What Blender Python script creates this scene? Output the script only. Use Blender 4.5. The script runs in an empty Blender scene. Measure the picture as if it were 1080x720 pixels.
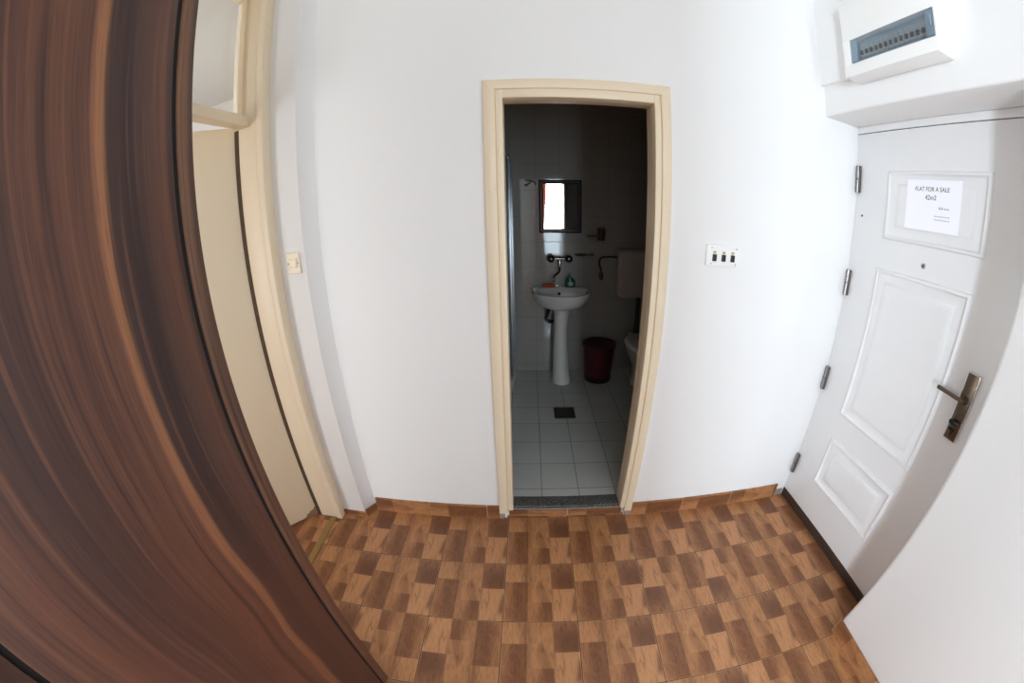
import bpy, bmesh, math, random
from mathutils import Vector, Matrix
random.seed(7)
C = bpy.context.scene.collection
scene = bpy.context.scene
PI = math.pi

# ------------------------------------------------------------------ camera (fisheye fitted to the photograph)
CAM = (0.1088, -1.4585, 1.5964); YAW, PITCH, ROLL = -0.0481, -0.3516, -0.0233
FPX, K3, K4 = 386.6808, -0.0080, -0.0199
cd = bpy.data.cameras.new('camera'); cam = bpy.data.objects.new('camera', cd); C.objects.link(cam)
fwd = Vector((math.sin(YAW)*math.cos(PITCH), math.cos(YAW)*math.cos(PITCH), math.sin(PITCH)))
rt = fwd.cross(Vector((0, 0, 1))).normalized(); up = rt.cross(fwd)
r2 = rt*math.cos(ROLL)+up*math.sin(ROLL); u2 = -rt*math.sin(ROLL)+up*math.cos(ROLL)
M = Matrix((r2, u2, -fwd)).transposed().to_4x4(); M.translation = Vector(CAM); cam.matrix_world = M
cd.type = 'PANO'; cd.sensor_fit = 'HORIZONTAL'; cd.sensor_width = 36.0; cd.clip_start = 0.01
mm = 1080/36.0/FPX                                   # r = r_mm * mm
for holder in (cd, getattr(cd, 'cycles', None)):
    try:
        holder.panorama_type = 'FISHEYE_LENS_POLYNOMIAL'
        holder.fisheye_polynomial_k0 = 0.0
        holder.fisheye_polynomial_k1 = -mm
        holder.fisheye_polynomial_k2 = 0.0
        holder.fisheye_polynomial_k3 = -K3*mm**3
        holder.fisheye_polynomial_k4 = -K4*mm**4
        holder.fisheye_fov = math.radians(220)
    except Exception:
        pass
scene.camera = cam

# ------------------------------------------------------------------ materials
def srgb(r, g, b):
    f = lambda c: (c/255/12.92) if c/255 <= 0.04045 else ((c/255+0.055)/1.055)**2.4
    return (f(r), f(g), f(b), 1)

class NT:
    def __init__(s, name):
        s.m = bpy.data.materials.new(name); s.m.use_nodes = True
        s.t = s.m.node_tree; s.b = s.t.nodes['Principled BSDF']; s.out = s.t.nodes['Material Output']
    def n(s, ty, **kw):
        x = s.t.nodes.new(ty)
        for k, v in kw.items(): setattr(x, k, v)
        return x
    def set(s, sock, v):
        if hasattr(v, 'links'): s.t.links.new(v, sock)
        else: sock.default_value = v
    def math(s, op, a, b=0.0, c=None, clamp=False):
        x = s.n('ShaderNodeMath', operation=op, use_clamp=clamp)
        s.set(x.inputs[0], a); s.set(x.inputs[1], b)
        if c is not None: s.set(x.inputs[2], c)
        return x.outputs[0]
    def mix(s, f, a, b, blend='MIX'):
        x = s.n('ShaderNodeMix', data_type='RGBA', blend_type=blend)
        s.set(x.inputs[0], f); s.set(x.inputs[6], a); s.set(x.inputs[7], b)
        return x.outputs[2]
    def smooth(s, v, lo, hi):
        x = s.n('ShaderNodeMapRange', interpolation_type='SMOOTHSTEP'); s.set(x.inputs[0], v)
        s.set(x.inputs[1], lo); s.set(x.inputs[2], hi)
        return x.outputs[0]
    def ramp(s, v, stops, interp='LINEAR'):
        x = s.n('ShaderNodeValToRGB'); r = x.color_ramp; r.interpolation = interp
        while len(r.elements) < len(stops): r.elements.new(0.5)
        for e, (p, c) in zip(r.elements, stops): e.position = p; e.color = c
        s.set(x.inputs[0], v); return x.outputs[0]
    def coord(s, which='Object'): return s.n('ShaderNodeTexCoord').outputs[which]
    def pos(s): return s.n('ShaderNodeNewGeometry').outputs['Position']
    def xyz(s, v):
        x = s.n('ShaderNodeSeparateXYZ'); s.set(x.inputs[0], v); return x.outputs
    def comb(s, x, y, z):
        c = s.n('ShaderNodeCombineXYZ')
        for i, v in enumerate((x, y, z)): s.set(c.inputs[i], v)
        return c.outputs[0]
    def noise(s, v, scale=5, detail=3, rough=0.5, dist=0.0):
        x = s.n('ShaderNodeTexNoise'); s.set(x.inputs['Vector'], v)
        x.inputs['Scale'].default_value = scale; x.inputs['Detail'].default_value = detail
        x.inputs['Roughness'].default_value = rough; x.inputs['Distortion'].default_value = dist
        return x.outputs[0]
    def mapv(s, v, scale=(1, 1, 1), loc=(0, 0, 0)):
        x = s.n('ShaderNodeMapping'); s.set(x.inputs[0], v)
        x.inputs['Scale'].default_value = scale; x.inputs['Location'].default_value = loc
        return x.outputs[0]
    def bump(s, h, strength=0.2, dist=0.002):
        x = s.n('ShaderNodeBump'); s.set(x.inputs['Height'], h)
        x.inputs['Strength'].default_value = strength; x.inputs['Distance'].default_value = dist
        s.t.links.new(x.outputs[0], s.b.inputs['Normal'])
    def fin(s, color=None, rough=0.5, metal=0.0, spec=0.5, coat=None):
        if color is not None: s.set(s.b.inputs['Base Color'], color)
        s.set(s.b.inputs['Roughness'], rough); s.set(s.b.inputs['Metallic'], metal)
        s.set(s.b.inputs['Specular IOR Level'], spec)
        if coat: s.b.inputs['Coat Weight'].default_value = coat; s.b.inputs['Coat Roughness'].default_value = 0.1
        return s.m

def plain(name, rgb, rough=0.5, metal=0.0, spec=0.5, var=0.06, scale=14, bump=0.0, coat=None):
    k = NT(name); c = srgb(*rgb); p = k.pos()
    nz = k.noise(p, scale, 4)
    d = tuple(x*(1-var) for x in c[:3])+(1,); l = tuple(min(1, x*(1+var)) for x in c[:3])+(1,)
    col = k.mix(nz, d, l)
    if bump: k.bump(k.noise(p, 90, 3), bump, 0.002)
    return k.fin(col, rough, metal, spec, coat)

def wall_mat(name, rgb, bump=0.12):
    k = NT(name); c = srgb(*rgb); p = k.pos()
    big = k.noise(p, 1.6, 4); fine = k.noise(p, 38, 4)
    col = k.mix(big, tuple(x*0.965 for x in c[:3])+(1,), c)
    col = k.mix(k.smooth(fine, 0.55, 0.75), col, tuple(x*0.985 for x in c[:3])+(1,))
    h = k.math('ADD', k.math('MULTIPLY', k.noise(p, 5, 3), 3.0), k.math('MULTIPLY', fine, 0.5))
    k.bump(h, bump, 0.004)
    return k.fin(col, 0.62, 0, 0.25)

def planks_mat(name, vertical=False):
    """glazed floor tile printed with three columns of short parquet blocks; uv runs 0..1 over one tile, v=0 at the far edge"""
    k = NT(name)
    uv = k.xyz(k.coord('UV')); u, v = uv[0], uv[1]
    p = k.pos()
    gt = lambda a, b: k.math('GREATER_THAN', a, b)
    c2 = k.smooth(u, 0.325, 0.36); c3 = k.smooth(u, 0.655, 0.69)
    b1 = gt(v, 0.33); b2 = gt(v, 0.68); b3 = gt(v, 0.46)
    A, B = srgb(184, 131, 88), srgb(163, 112, 74)
    Cc, D = srgb(178, 126, 84), srgb(165, 114, 76)
    E_, F = srgb(150, 104, 74), srgb(187, 134, 92)
    col = k.mix(c3, k.mix(c2, k.mix(b1, A, B), k.mix(b2, Cc, D)), k.mix(b3, E_, F))
    # local column coordinate 0..1
    lu = k.math('FRACT', k.math('MULTIPLY', u, 3.02))
    st = k.noise(k.comb(k.math('MULTIPLY', u, 15), k.math('MULTIPLY', v, 2.2), k.math('ADD', k.math('MULTIPLY', b1, 3.1), k.math('MULTIPLY', b3, 1.7))), 1.6, 5, 0.6, 0.8)
    dark = srgb(92, 53, 33)
    # swirled grain of the dark blocks in the first column
    sw = k.noise(k.comb(k.math('MULTIPLY', k.math('SUBTRACT', u, 0.2), 9), k.math('MULTIPLY', v, 3.2), 0.0), 1.0, 2, 0.5, 2.6)
    rg = k.math('SINE', k.math('MULTIPLY', sw, 24))
    swf = k.math('MULTIPLY', k.math('MULTIPLY', b1, k.math('SUBTRACT', 1.0, c2)), k.math('MULTIPLY', k.math('MULTIPLY', k.smooth(rg, -0.1, 0.9), k.smooth(lu, 0.15, 0.4)), 0.42))
    col = k.mix(swf, col, dark)
    # shaded long edges of the printed blocks
    inv = lambda x: k.math('SUBTRACT', 1.0, x)
    mul = lambda *q: q[0] if len(q) == 1 else k.math('MULTIPLY', q[0], mul(*q[1:]))
    wob = k.math('ADD', lu, k.math('MULTIPLY', k.math('SUBTRACT', st, 0.5), 0.22))
    cl2 = k.noise(k.comb(k.math('MULTIPLY', u, 14), k.math('MULTIPLY', v, 4.0), 9.0), 1.0, 3, 0.55, 0.8)
    mA = mul(inv(c2), inv(b1), k.smooth(wob, 0.66, 0.92), 0.55)
    mB = mul(inv(c2), b1, k.smooth(wob, 0.10, 0.62), k.math('ADD', 0.34, k.math('MULTIPLY', cl2, 0.5)))
    mC = mul(c2, inv(c3), inv(b2), k.smooth(wob, 0.26, 0.02), 0.45)
    mD = mul(c2, inv(c3), b2, k.smooth(wob, 0.30, 0.80), 0.60)
    mE = mul(c3, inv(b3), k.smooth(wob, -0.1, 0.5), k.smooth(v, -0.12, 0.30), 0.56)
    mk = k.math('ADD', k.math('ADD', k.math('ADD', mA, mB), k.math('ADD', mC, mD)), mE, clamp=True)
    col = k.mix(mk, col, srgb(94, 56, 36))
    # a dark heart streak at the right edge of the light block in the third column
    hs = k.math('MULTIPLY', k.math('MULTIPLY', c3, b3), k.math('MULTIPLY', k.smooth(k.math('ADD', lu, k.math('MULTIPLY', k.math('SINE', k.math('MULTIPLY', v, 9)), 0.05)), 0.78, 0.97), k.smooth(k.math('ABSOLUTE', k.math('SUBTRACT', v, 0.72)), 0.24, 0.08)))
    col = k.mix(k.math('MULTIPLY', hs, 0.75), col, dark)
    # cloudy heart of the dark block in the third column
    hc = k.math('MULTIPLY', k.math('MULTIPLY', c3, k.math('SUBTRACT', 1.0, b3)), k.smooth(k.math('ABSOLUTE', k.math('SUBTRACT', v, 0.3)), 0.26, 0.02))
    col = k.mix(k.math('MULTIPLY', hc, 0.35), col, dark)
    col = k.mix(k.math('MULTIPLY', k.smooth(st, 0.45, 0.75), 0.55), col, dark)
    # broad clouds printed across blocks
    cl = k.noise(k.comb(k.math('MULTIPLY', u, 6.2), k.math('MULTIPLY', v, 2.3), 4.0), 1.0, 3, 0.5, 0.6)
    col = k.mix(k.math('MULTIPLY', k.smooth(cl, 0.46, 0.72), 0.5), col, srgb(112, 68, 44))
    ed = k.math('MINIMUM', k.math('MINIMUM', u, k.math('SUBTRACT', 1.0, u)), k.math('MINIMUM', v, k.math('SUBTRACT', 1.0, v)))
    col = k.mix(k.math('MULTIPLY', k.smooth(ed, 0.017, 0.007), 0.55), col, srgb(196, 150, 110))
    fine = k.noise(k.comb(k.math('MULTIPLY', u, 60), k.math('MULTIPLY', v, 6), 0.0), 1.5, 4)
    col = k.mix(k.math('MULTIPLY', k.smooth(fine, 0.5, 0.75), 0.30), col, dark)
    k.bump(k.noise(p, 26, 3), 0.05, 0.002)
    return k.fin(col, k.math('ADD', 0.3, k.math('MULTIPLY', k.noise(p, 9, 3), 0.14)), 0, 0.42)

def brick_mat(name, col, col2, grout, axes, w, h, off=(0, 0), rough=0.12, spec=0.5, bump=0.25):
    """square-set ceramic tiles in world metres; axes = which two coordinates run across and up"""
    k = NT(name); s = k.xyz(k.pos())
    vec = k.comb(k.math('SUBTRACT', s[axes[0]], off[0]), k.math('SUBTRACT', s[axes[1]], off[1]), 0.0)
    b = k.n('ShaderNodeTexBrick', offset=0.0, squash=1.0); k.set(b.inputs['Vector'], vec)
    b.inputs['Color1'].default_value = srgb(*col); b.inputs['Color2'].default_value = srgb(*col2); b.inputs['Mortar'].default_value = srgb(*grout)
    b.inputs['Scale'].default_value = 1; b.inputs['Mortar Size'].default_value = 0.0022; b.inputs['Mortar Smooth'].default_value = 0.1
    b.inputs['Brick Width'].default_value = w; b.inputs['Row Height'].default_value = h
    nz = k.noise(k.pos(), 22, 4)
    c = k.mix(k.math('MULTIPLY', nz, 0.12), b.outputs['Color'], srgb(170, 172, 172))
    k.bump(k.math('SUBTRACT', 1.0, b.outputs['Fac']), bump, 0.002)
    return k.fin(c, k.math('ADD', rough, k.math('MULTIPLY', b.outputs['Fac'], 0.5)), 0, spec)

def walnut_mat(name):
    k = NT(name); s = k.xyz(k.pos()); y, z = s[1], s[2]
    warp = k.math('SUBTRACT', k.noise(k.comb(0.0, k.math('MULTIPLY', y, 3.0), k.math('MULTIPLY', z, 1.1)), 1.3, 2, 0.4), 0.5)
    low = k.smooth(z, 1.45, 0.75)
    yy = k.math('ADD', y, k.math('MULTIPLY', warp, k.math('ADD', 0.018, k.math('MULTIPLY', low, 0.10))))
    # broad tonal bands across the veneer
    t = k.math('DIVIDE', k.math('ADD', yy, 1.55), 0.60)
    band = k.ramp(t, [(0.00, srgb(78, 53, 43)), (0.16, srgb(91, 58, 45)), (0.30, srgb(61, 43, 39)), (0.42, srgb(73, 49, 41)), (0.50, srgb(93, 60, 46)),
                      (0.618, srgb(98, 64, 49)), (0.632, srgb(146, 98, 68)), (0.652, srgb(139, 94, 64)), (0.664, srgb(61, 43, 39)), (0.74, srgb(66, 48, 43)), (0.82, srgb(89, 59, 48)), (0.875, srgb(67, 47, 41)), (0.882, srgb(106, 77, 58)), (1.0, srgb(100, 70, 54))])
    g1 = k.noise(k.comb(0.0, k.math('MULTIPLY', yy, 75), k.math('MULTIPLY', z, 0.9)), 1, 5, 0.6)
    g2 = k.noise(k.comb(3.0, k.math('MULTIPLY', yy, 22), k.math('MULTIPLY', z, 0.5)), 1, 4, 0.55, 0.3)
    g3 = k.noise(k.comb(7.0, k.math('MULTIPLY', y, 260), k.math('MULTIPLY', z, 9)), 1, 3, 0.6)
    col = k.mix(k.math('MULTIPLY', k.smooth(g2, 0.47, 0.64), 0.6), band, srgb(46, 33, 31))
    col = k.mix(k.math('MULTIPLY', k.smooth(g1, 0.52, 0.66), 0.5), col, srgb(117, 78, 58))
    col = k.mix(k.math('MULTIPLY', k.smooth(g1, 0.47, 0.34), 0.65), col, srgb(42, 28, 29))
    col = k.mix(k.math('MULTIPLY', k.smooth(g3, 0.5, 0.7), 0.35), col, srgb(44, 31, 29))
    col = k.mix(k.math('MULTIPLY', low, 0.35), col, srgb(104, 60, 45))
    k.bump(g3, 0.08, 0.001)
    return k.fin(col, k.math('ADD', 0.42, k.math('MULTIPLY', g1, 0.12)), 0, 0.35)

def granite_mat(name):
    k = NT(name); p = k.pos()
    v = k.n('ShaderNodeTexVoronoi'); k.set(v.inputs['Vector'], p); v.inputs['Scale'].default_value = 160
    col = k.ramp(v.outputs['Distance'], [(0.0, srgb(40, 42, 42)), (0.45, srgb(72, 74, 73)), (0.8, srgb(120, 120, 116))])
    col = k.mix(k.smooth(k.noise(p, 70, 4), 0.55, 0.7), col, srgb(34, 35, 36))
    return k.fin(col, 0.35, 0, 0.4)

def paint_mat(name, rgb, chip=None, rough=0.42):
    """old cream oil paint, faintly yellowed, with worn spots"""
    k = NT(name); c = srgb(*rgb); p = k.pos()
    col = k.mix(k.noise(k.mapv(p, (6, 6, 1.2)), 1.5, 4), tuple(x*0.94 for x in c[:3])+(1,), c)
    spots = k.smooth(k.noise(p, 46, 3, 0.6), 0.735, 0.76)
    col = k.mix(k.math('MULTIPLY', spots, 0.5), col, srgb(150, 124, 92))
    k.bump(k.noise(k.mapv(p, (30, 30, 5)), 1.5, 4), 0.1, 0.002)
    return k.fin(col, rough, 0, 0.45)

def glass_mat(name, tint=(0.93, 0.96, 0.96, 1), gl=0.08, rough=0.02):
    k = NT(name)
    tr = k.n('ShaderNodeBsdfTransparent'); tr.inputs[0].default_value = tint
    g = k.n('ShaderNodeBsdfGlossy'); g.inputs['Roughness'].default_value = rough
    g.inputs['Color'].default_value = (0.95, 0.97, 1, 1)
    nz = k.noise(k.pos(), 3, 2)
    m = k.n('ShaderNodeMixShader'); k.set(m.inputs[0], k.math('ADD', gl*0.8, k.math('MULTIPLY', nz, gl*0.4)))
    k.t.links.new(tr.outputs[0], m.inputs[1]); k.t.links.new(g.outputs[0], m.inputs[2]); k.t.links.new(m.outputs[0], k.out.inputs[0])
    return k.m

WALL = wall_mat('white_plaster', (236, 236, 235))
CEIL = wall_mat('ceiling_plaster', (224, 222, 217))
TILE = planks_mat('parquet_print_tile')
GROUT = plain('brown_grout', (66, 44, 32), 0.9, var=0.15, scale=60)
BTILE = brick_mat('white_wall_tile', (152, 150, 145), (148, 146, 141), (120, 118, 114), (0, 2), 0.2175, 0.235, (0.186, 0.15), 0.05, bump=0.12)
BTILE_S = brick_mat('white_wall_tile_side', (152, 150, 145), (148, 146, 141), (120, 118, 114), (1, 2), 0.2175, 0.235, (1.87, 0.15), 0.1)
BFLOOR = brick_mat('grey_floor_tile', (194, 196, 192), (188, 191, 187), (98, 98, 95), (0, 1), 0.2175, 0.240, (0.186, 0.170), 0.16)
WALNUT = walnut_mat('walnut_veneer')
BLACK = plain('black_gap', (14, 12, 12), 0.8)
CREAM = paint_mat('cream_oil_paint', (233, 217, 190))
CREAM_DOOR = paint_mat('cream_door_paint', (250, 236, 208))
TANLINE = plain('tan_joint', (206, 176, 128), 0.6, var=0.12)  # tan of the strips along the casing joints
BRASS = plain('dull_brass', (150, 122, 72), 0.45, 0.25, var=0.15)
DOORWHITE = plain('white_foil_door', (226, 226, 226), 0.33, 0, 0.5, var=0.02, bump=0.03)
DARKMETAL = plain('dark_bronze_metal', (104, 92, 80), 0.32, 0.9, var=0.12)
STEEL = plain('brushed_steel', (170, 168, 166), 0.28, 1.0, var=0.08)
CHROME = plain('chrome', (200, 202, 204), 0.08, 1.0, var=0.03)
RIM = plain('polished_nickel', (205, 198, 188), 0.2, 1.0)
SILL = plain('dark_wood_sill', (62, 48, 40), 0.45, 0, 0.4, var=0.25, scale=40)
PLASTIC = plain('white_plastic', (240, 240, 238), 0.3, 0, 0.5, var=0.01)
IVORY = plain('ivory_plastic', (240, 231, 206), 0.35, 0, 0.5, var=0.03)
BLACKPL = plain('black_plastic', (24, 22, 22), 0.3)
AMBER = plain('amber_lens', (186, 170, 96), 0.3)
PAPER = plain('paper', (244, 244, 250), 0.8, 0, 0.1, var=0.01)
INK = plain('grey_ink', (44, 46, 58), 0.8, 0, 0.1)
INKPALE = plain('pale_ink', (150, 152, 162), 0.8, 0, 0.1)
GREY = plain('grey_breaker', (176, 176, 172), 0.4)
WELL = plain('fusebox_well', (150, 164, 174), 0.5)
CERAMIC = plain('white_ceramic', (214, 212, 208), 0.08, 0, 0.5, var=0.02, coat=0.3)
REDPL = plain('dark_red_plastic', (70, 16, 24), 0.35)
BLACKBAG = plain('black_bin_base', (40, 18, 22), 0.4)
GREENPL = plain('green_bottle', (30, 84, 62), 0.25)
SPONGE = plain('orange_sponge', (196, 84, 44), 0.9, bump=0.5, var=0.2, scale=50)
CISTERN = plain('darkened_cistern_plastic', (176, 166, 160), 0.4, 0, 0.3, var=0.04)  # plastic darkened in its colour to stand in for the dim corner
GREYPIPE = plain('dark_grey_pipe', (78, 72, 68), 0.4)
TAPMETAL = plain('dark_chrome', (112, 112, 110), 0.18, 1.0, var=0.1)  # chrome in a darker grey
MIRRORM = plain('mirror_silver', (232, 234, 234), 0.012, 1.0, var=0.005)
MFRAME = plain('dark_mirror_frame', (36, 30, 28), 0.6, 0, 0.2, var=0.2)
ALU = plain('aluminium_profile', (170, 176, 182), 0.35, 0.8, var=0.05)
DRAINM = plain('dark_grate_metal', (70, 62, 54), 0.5, 0.6, var=0.2)
CURTAIN = plain('orange_curtain_cloth', (150, 70, 42), 0.85, var=0.12, bump=0.2)
GLASS = glass_mat('window_glass')
TRGLASS = glass_mat('transom_glass', (0.93, 0.93, 0.91, 1), 0.06, 0.08)
SMOKE = glass_mat('smoked_lid', (0.80, 0.85, 0.885, 1), 0.10, 0.05)
SHGLASS = glass_mat('shower_glass', (0.80, 0.84, 0.85, 1), 0.10, 0.05)
CONC = plain('raw_concrete', (150, 142, 134), 0.9, bump=0.4, var=0.2, scale=50)
RAWWOOD = plain('bare_wood', (146, 112, 84), 0.8, bump=0.4, var=0.3, scale=60)
HINGE_DARK = plain('dark_hinge_metal', (120, 114, 112), 0.3, 1.0)  # darker grey metal of the hinge leaves

# ------------------------------------------------------------------ mesh helpers
class MB:
    def __init__(s): s.bm = bmesh.new(); s.mi = 0
    def _tag(s, faces):
        for f in faces: f.material_index = s.mi
    def box(s, x0, x1, y0, y1, z0, z1, bev=0.0, seg=2, mat=None):
        r = bmesh.ops.create_cube(s.bm, size=1.0); vs = r['verts']
        sx, sy, sz = abs(x1-x0), abs(y1-y0), abs(z1-z0)
        cx, cy, cz = (x0+x1)/2, (y0+y1)/2, (z0+z1)/2
        for v in vs: v.co = Vector((v.co.x*sx+cx, v.co.y*sy+cy, v.co.z*sz+cz))
        fs = {f for v in vs for f in v.link_faces}
        if mat: bmesh.ops.transform(s.bm, matrix=mat, verts=vs)
        if bev:
            es = list({e for v in vs for e in v.link_edges})
            rr = bmesh.ops.bevel(s.bm, geom=es, offset=min(bev, 0.49*min(sx, sy, sz)), segments=seg, affect='EDGES', profile=0.5)
            fs = {f for f in fs if f.is_valid} | set(rr['faces'])
        s._tag(fs); return s
    def prism(s, pts, z0, z1, bev=0.0):
        lo = [s.bm.verts.new((p[0], p[1], z0)) for p in pts]; hi = [s.bm.verts.new((p[0], p[1], z1)) for p in pts]
        n = len(pts); fs = [s.bm.faces.new(lo[::-1]), s.bm.faces.new(hi)]
        for i in range(n): fs.append(s.bm.faces.new((lo[i], lo[(i+1) % n], hi[(i+1) % n], hi[i])))
        if bev:
            es = list({e for f in fs[:2] for e in f.edges})
            rr = bmesh.ops.bevel(s.bm, geom=es, offset=bev, segments=2, affect='EDGES', profile=0.5)
            fs = [f for f in fs if f.is_valid]+rr['faces']
        s._tag(fs); return s
    def loft(s, rings, cap0=True, cap1=True):
        """rings: list of closed loops of points"""
        R = [[s.bm.verts.new(p) for p in r] for r in rings]; n = len(R[0]); fs = []
        for a, b in zip(R, R[1:]):
            for i in range(n): fs.append(s.bm.faces.new((a[i], a[(i+1) % n], b[(i+1) % n], b[i])))
        if cap0: fs.append(s.bm.faces.new(R[0][::-1]))
        if cap1: fs.append(s.bm.faces.new(R[-1]))
        s._tag(fs); return s
    def lathe(s, prof, c=(0, 0, 0), axis='Z', seg=32, sx=1.0, sy=1.0):
        rings = []
        for r, h in prof:
            ring = []
            for i in range(seg):
                a = 2*PI*i/seg; x, y = r*math.cos(a)*sx, r*math.sin(a)*sy
                q = {'Z': (x, y, h), 'Y': (x, h, -y), 'X': (h, x, y)}[axis]
                ring.append((c[0]+q[0], c[1]+q[1], c[2]+q[2]))
            rings.append(ring)
        return s.loft(rings)
    def tube(s, pts, r, seg=12, radii=None):
        P = [Vector(p) for p in pts]; rings = []; ref = None
        for i, p in enumerate(P):
            d = (P[min(i+1, len(P)-1)]-P[max(i-1, 0)]).normalized()
            if ref is None: ref = d.orthogonal().normalized()
            a = (ref-d*ref.dot(d)).normalized(); ref = a; b = d.cross(a); rr = radii[i] if radii else r
            rings.append([tuple(p+a*rr*math.cos(2*PI*k/seg)+b*rr*math.sin(2*PI*k/seg)) for k in range(seg)])
        return s.loft(rings)
    def build(s, name, mats, parent=None, smooth=False, sharp=40):
        bmesh.ops.recalc_face_normals(s.bm, faces=s.bm.faces[:])
        me = bpy.data.meshes.new(name); s.bm.to_mesh(me); s.bm.free()
        for m in (mats if isinstance(mats, (list, tuple)) else [mats]): me.materials.append(m)
        if smooth:
            for p in me.polygons: p.use_smooth = True
            try: me.set_sharp_from_angle(angle=math.radians(sharp))
            except Exception: pass
        o = bpy.data.objects.new(name, me); C.objects.link(o)
        if parent: o.parent = parent; o.matrix_parent_inverse = parent.matrix_world.inverted()
        return o

def spline(pts, n=8):
    P = [Vector(p) for p in pts]; out = []
    for i in range(len(P)-1):
        p0, p1, p2, p3 = P[max(i-1, 0)], P[i], P[i+1], P[min(i+2, len(P)-1)]
        for k in range(n):
            t = k/n
            out.append(0.5*((2*p1)+(p2-p0)*t+(2*p0-5*p1+4*p2-p3)*t*t+(3*p1-p0-3*p2+p3)*t**3))
    out.append(P[-1]); return out

def tag(o, label, cat, group=None, kind=None):
    o['label'] = label
    if cat: o['category'] = cat
    if group: o['group'] = group
    if kind: o['kind'] = kind
    return o
def thing(name, label, cat, loc=(0, 0, 0), group=None, kind=None):
    o = bpy.data.objects.new(name, None); C.objects.link(o); o.location = loc; o.empty_display_size = 0.05
    o.matrix_world = Matrix.Translation(loc)
    return tag(o, label, cat, group, kind)
def struct(name, mb, mats, label, smooth=False):
    o = mb.build(name, mats, smooth=smooth); o['kind'] = 'structure'; o['label'] = label; return o

# ------------------------------------------------------------------ dimensions
HC = 2.80                      # ceiling
XW = 1.515                     # near right wall and the beam over the entrance
YREAR = -4.20
S = 0.33                       # floor tile
XD = 1.762                     # entrance door face
FX0, FX1, FZ = -0.0525, 0.691, 2.135      # bathroom door casing
BZ = 0.07                      # bathroom floor
BY = 1.87                      # bathroom far wall

# ------------------------------------------------------------------ floor of printed tiles
def build_floor():
    bm = bmesh.new(); uvl = bm.loops.layers.uv.new('UVMap')
    x0, x1, y0, y1 = -4.6, 1.80, YREAR, 0.02
    def quad(ax, bx, ay, by, z, mi, uv):
        vs = [bm.verts.new((ax, ay, z)), bm.verts.new((bx, ay, z)), bm.verts.new((bx, by, z)), bm.verts.new((ax, by, z))]
        f = bm.faces.new(vs); f.material_index = mi
        for l, t in zip(f.loops, uv): l[uvl].uv = t
        return f
    quad(x0, x1, y0, y1, -0.0012, 1, [(0, 0)]*4)
    # solid slab below
    vs = [bm.verts.new(p) for p in ((x0, y0, -0.1), (x1, y0, -0.1), (x1, y1, -0.1), (x0, y1, -0.1))]; bm.faces.new(vs[::-1]).material_index = 1
    flips = {(2, 1), (3, 1), (-2, 2), (-1, 2)}
    g = 0.0017
    for i in range(-14, 6):
        for r in range(-1, 13):
            a, b = i*S, (i+1)*S; d, c = -r*S, -(r+1)*S        # far, near
            fl = (i, r) in flips or (r > 2 and (i*7+r*5) % 3 == 0) or (i < -3 and (i+r) % 3 == 0)
            a2, b2, c2, d2 = max(a+g, x0), min(b-g, x1), max(c+g, y0), min(d-g, y1)
            if a2 >= b2 or c2 >= d2: continue
            def uv(x, y):
                u, v = (x-a)/S, (d-y)/S
                return (1-u, 1-v) if fl else (u, v)
            quad(a2, b2, c2, d2, 0.0, 0, [uv(a2, c2), uv(b2, c2), uv(b2, d2), uv(a2, d2)])
    me = bpy.data.meshes.new('floor'); bm.to_mesh(me); bm.free()
    me.materials.append(TILE); me.materials.append(GROUT)
    o = bpy.data.objects.new('floor', me); C.objects.link(o)
    o['kind'] = 'structure'; o['label'] = 'floor of brown parquet-print ceramic tiles'
build_floor()

def plank_strip(name, label, quads):
    """skirting of cut floor tiles: boxes with uv so that the print lies along the strip"""
    bm = bmesh.new(); uvl = bm.loops.layers.uv.new('UVMap')
    for (p0, p1, z0, z1, th, seed) in quads:               # p0->p1 wall foot, thickness towards its left normal
        p0, p1 = Vector((*p0, 0)), Vector((*p1, 0)); d = (p1-p0); L = d.length; d.normalize(); nrm = Vector((d.y, -d.x, 0))*th
        n = max(1, math.ceil(L/S))
        for i in range(n):
            a, b = p0+d*min(L, i*S+0.0012), p0+d*min(L, (i+1)*S-0.0012)
            fl = random.Random(seed+i).random() < 0.5
            loops = {}
            def V(q, off, z): return bm.verts.new(q+nrm*off+Vector((0, 0, z)))
            v = [V(a, 0, z0), V(b, 0, z0), V(b, 1, z0), V(a, 1, z0), V(a, 0, z1), V(b, 0, z1), V(b, 1, z1), V(a, 1, z1)]
            la = (b-a).length/S
            for idx, uvs in (((3, 2, 6, 7), 'f'), ((7, 6, 5, 4), 't'), ((0, 3, 7, 4), 'e'), ((2, 1, 5, 6), 'e'), ((1, 0, 4, 5), 'b')):
                f = bm.faces.new([v[j] for j in idx])
                for l, j in zip(f.loops, idx):
                    along = 0 if j in (0, 3, 4, 7) else la
                    upv = 0.08+0.26*(1 if j > 3 else 0)
                    if uvs == 't': upv = 0.33
                    if fl: l[uvl].uv = (upv+0.33, 1-along)
                    else: l[uvl].uv = (upv+0.02, along)
    bmesh.ops.recalc_face_normals(bm, faces=bm.faces[:])
    me = bpy.data.meshes.new(name); bm.to_mesh(me); bm.free(); me.materials.append(TILE)
    o = bpy.data.objects.new(name, me); C.objects.link(o); o['kind'] = 'structure'; o['label'] = label
    return o

# ------------------------------------------------------------------ walls
b = MB()
b.box(-1.20, -0.012, 0, 0.10, 0, HC+0.1).box(0.652, 1.95, 0, 0.10, 0, HC+0.1).box(-0.012, 0.652, 0, 0.10, 2.095, HC+0.1)
b.box(-0.012, 0.652, 0.022, 0.10, -0.1, 0.045)
struct('wall_back', b, WALL, 'white plaster wall around the bathroom doorway')
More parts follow.
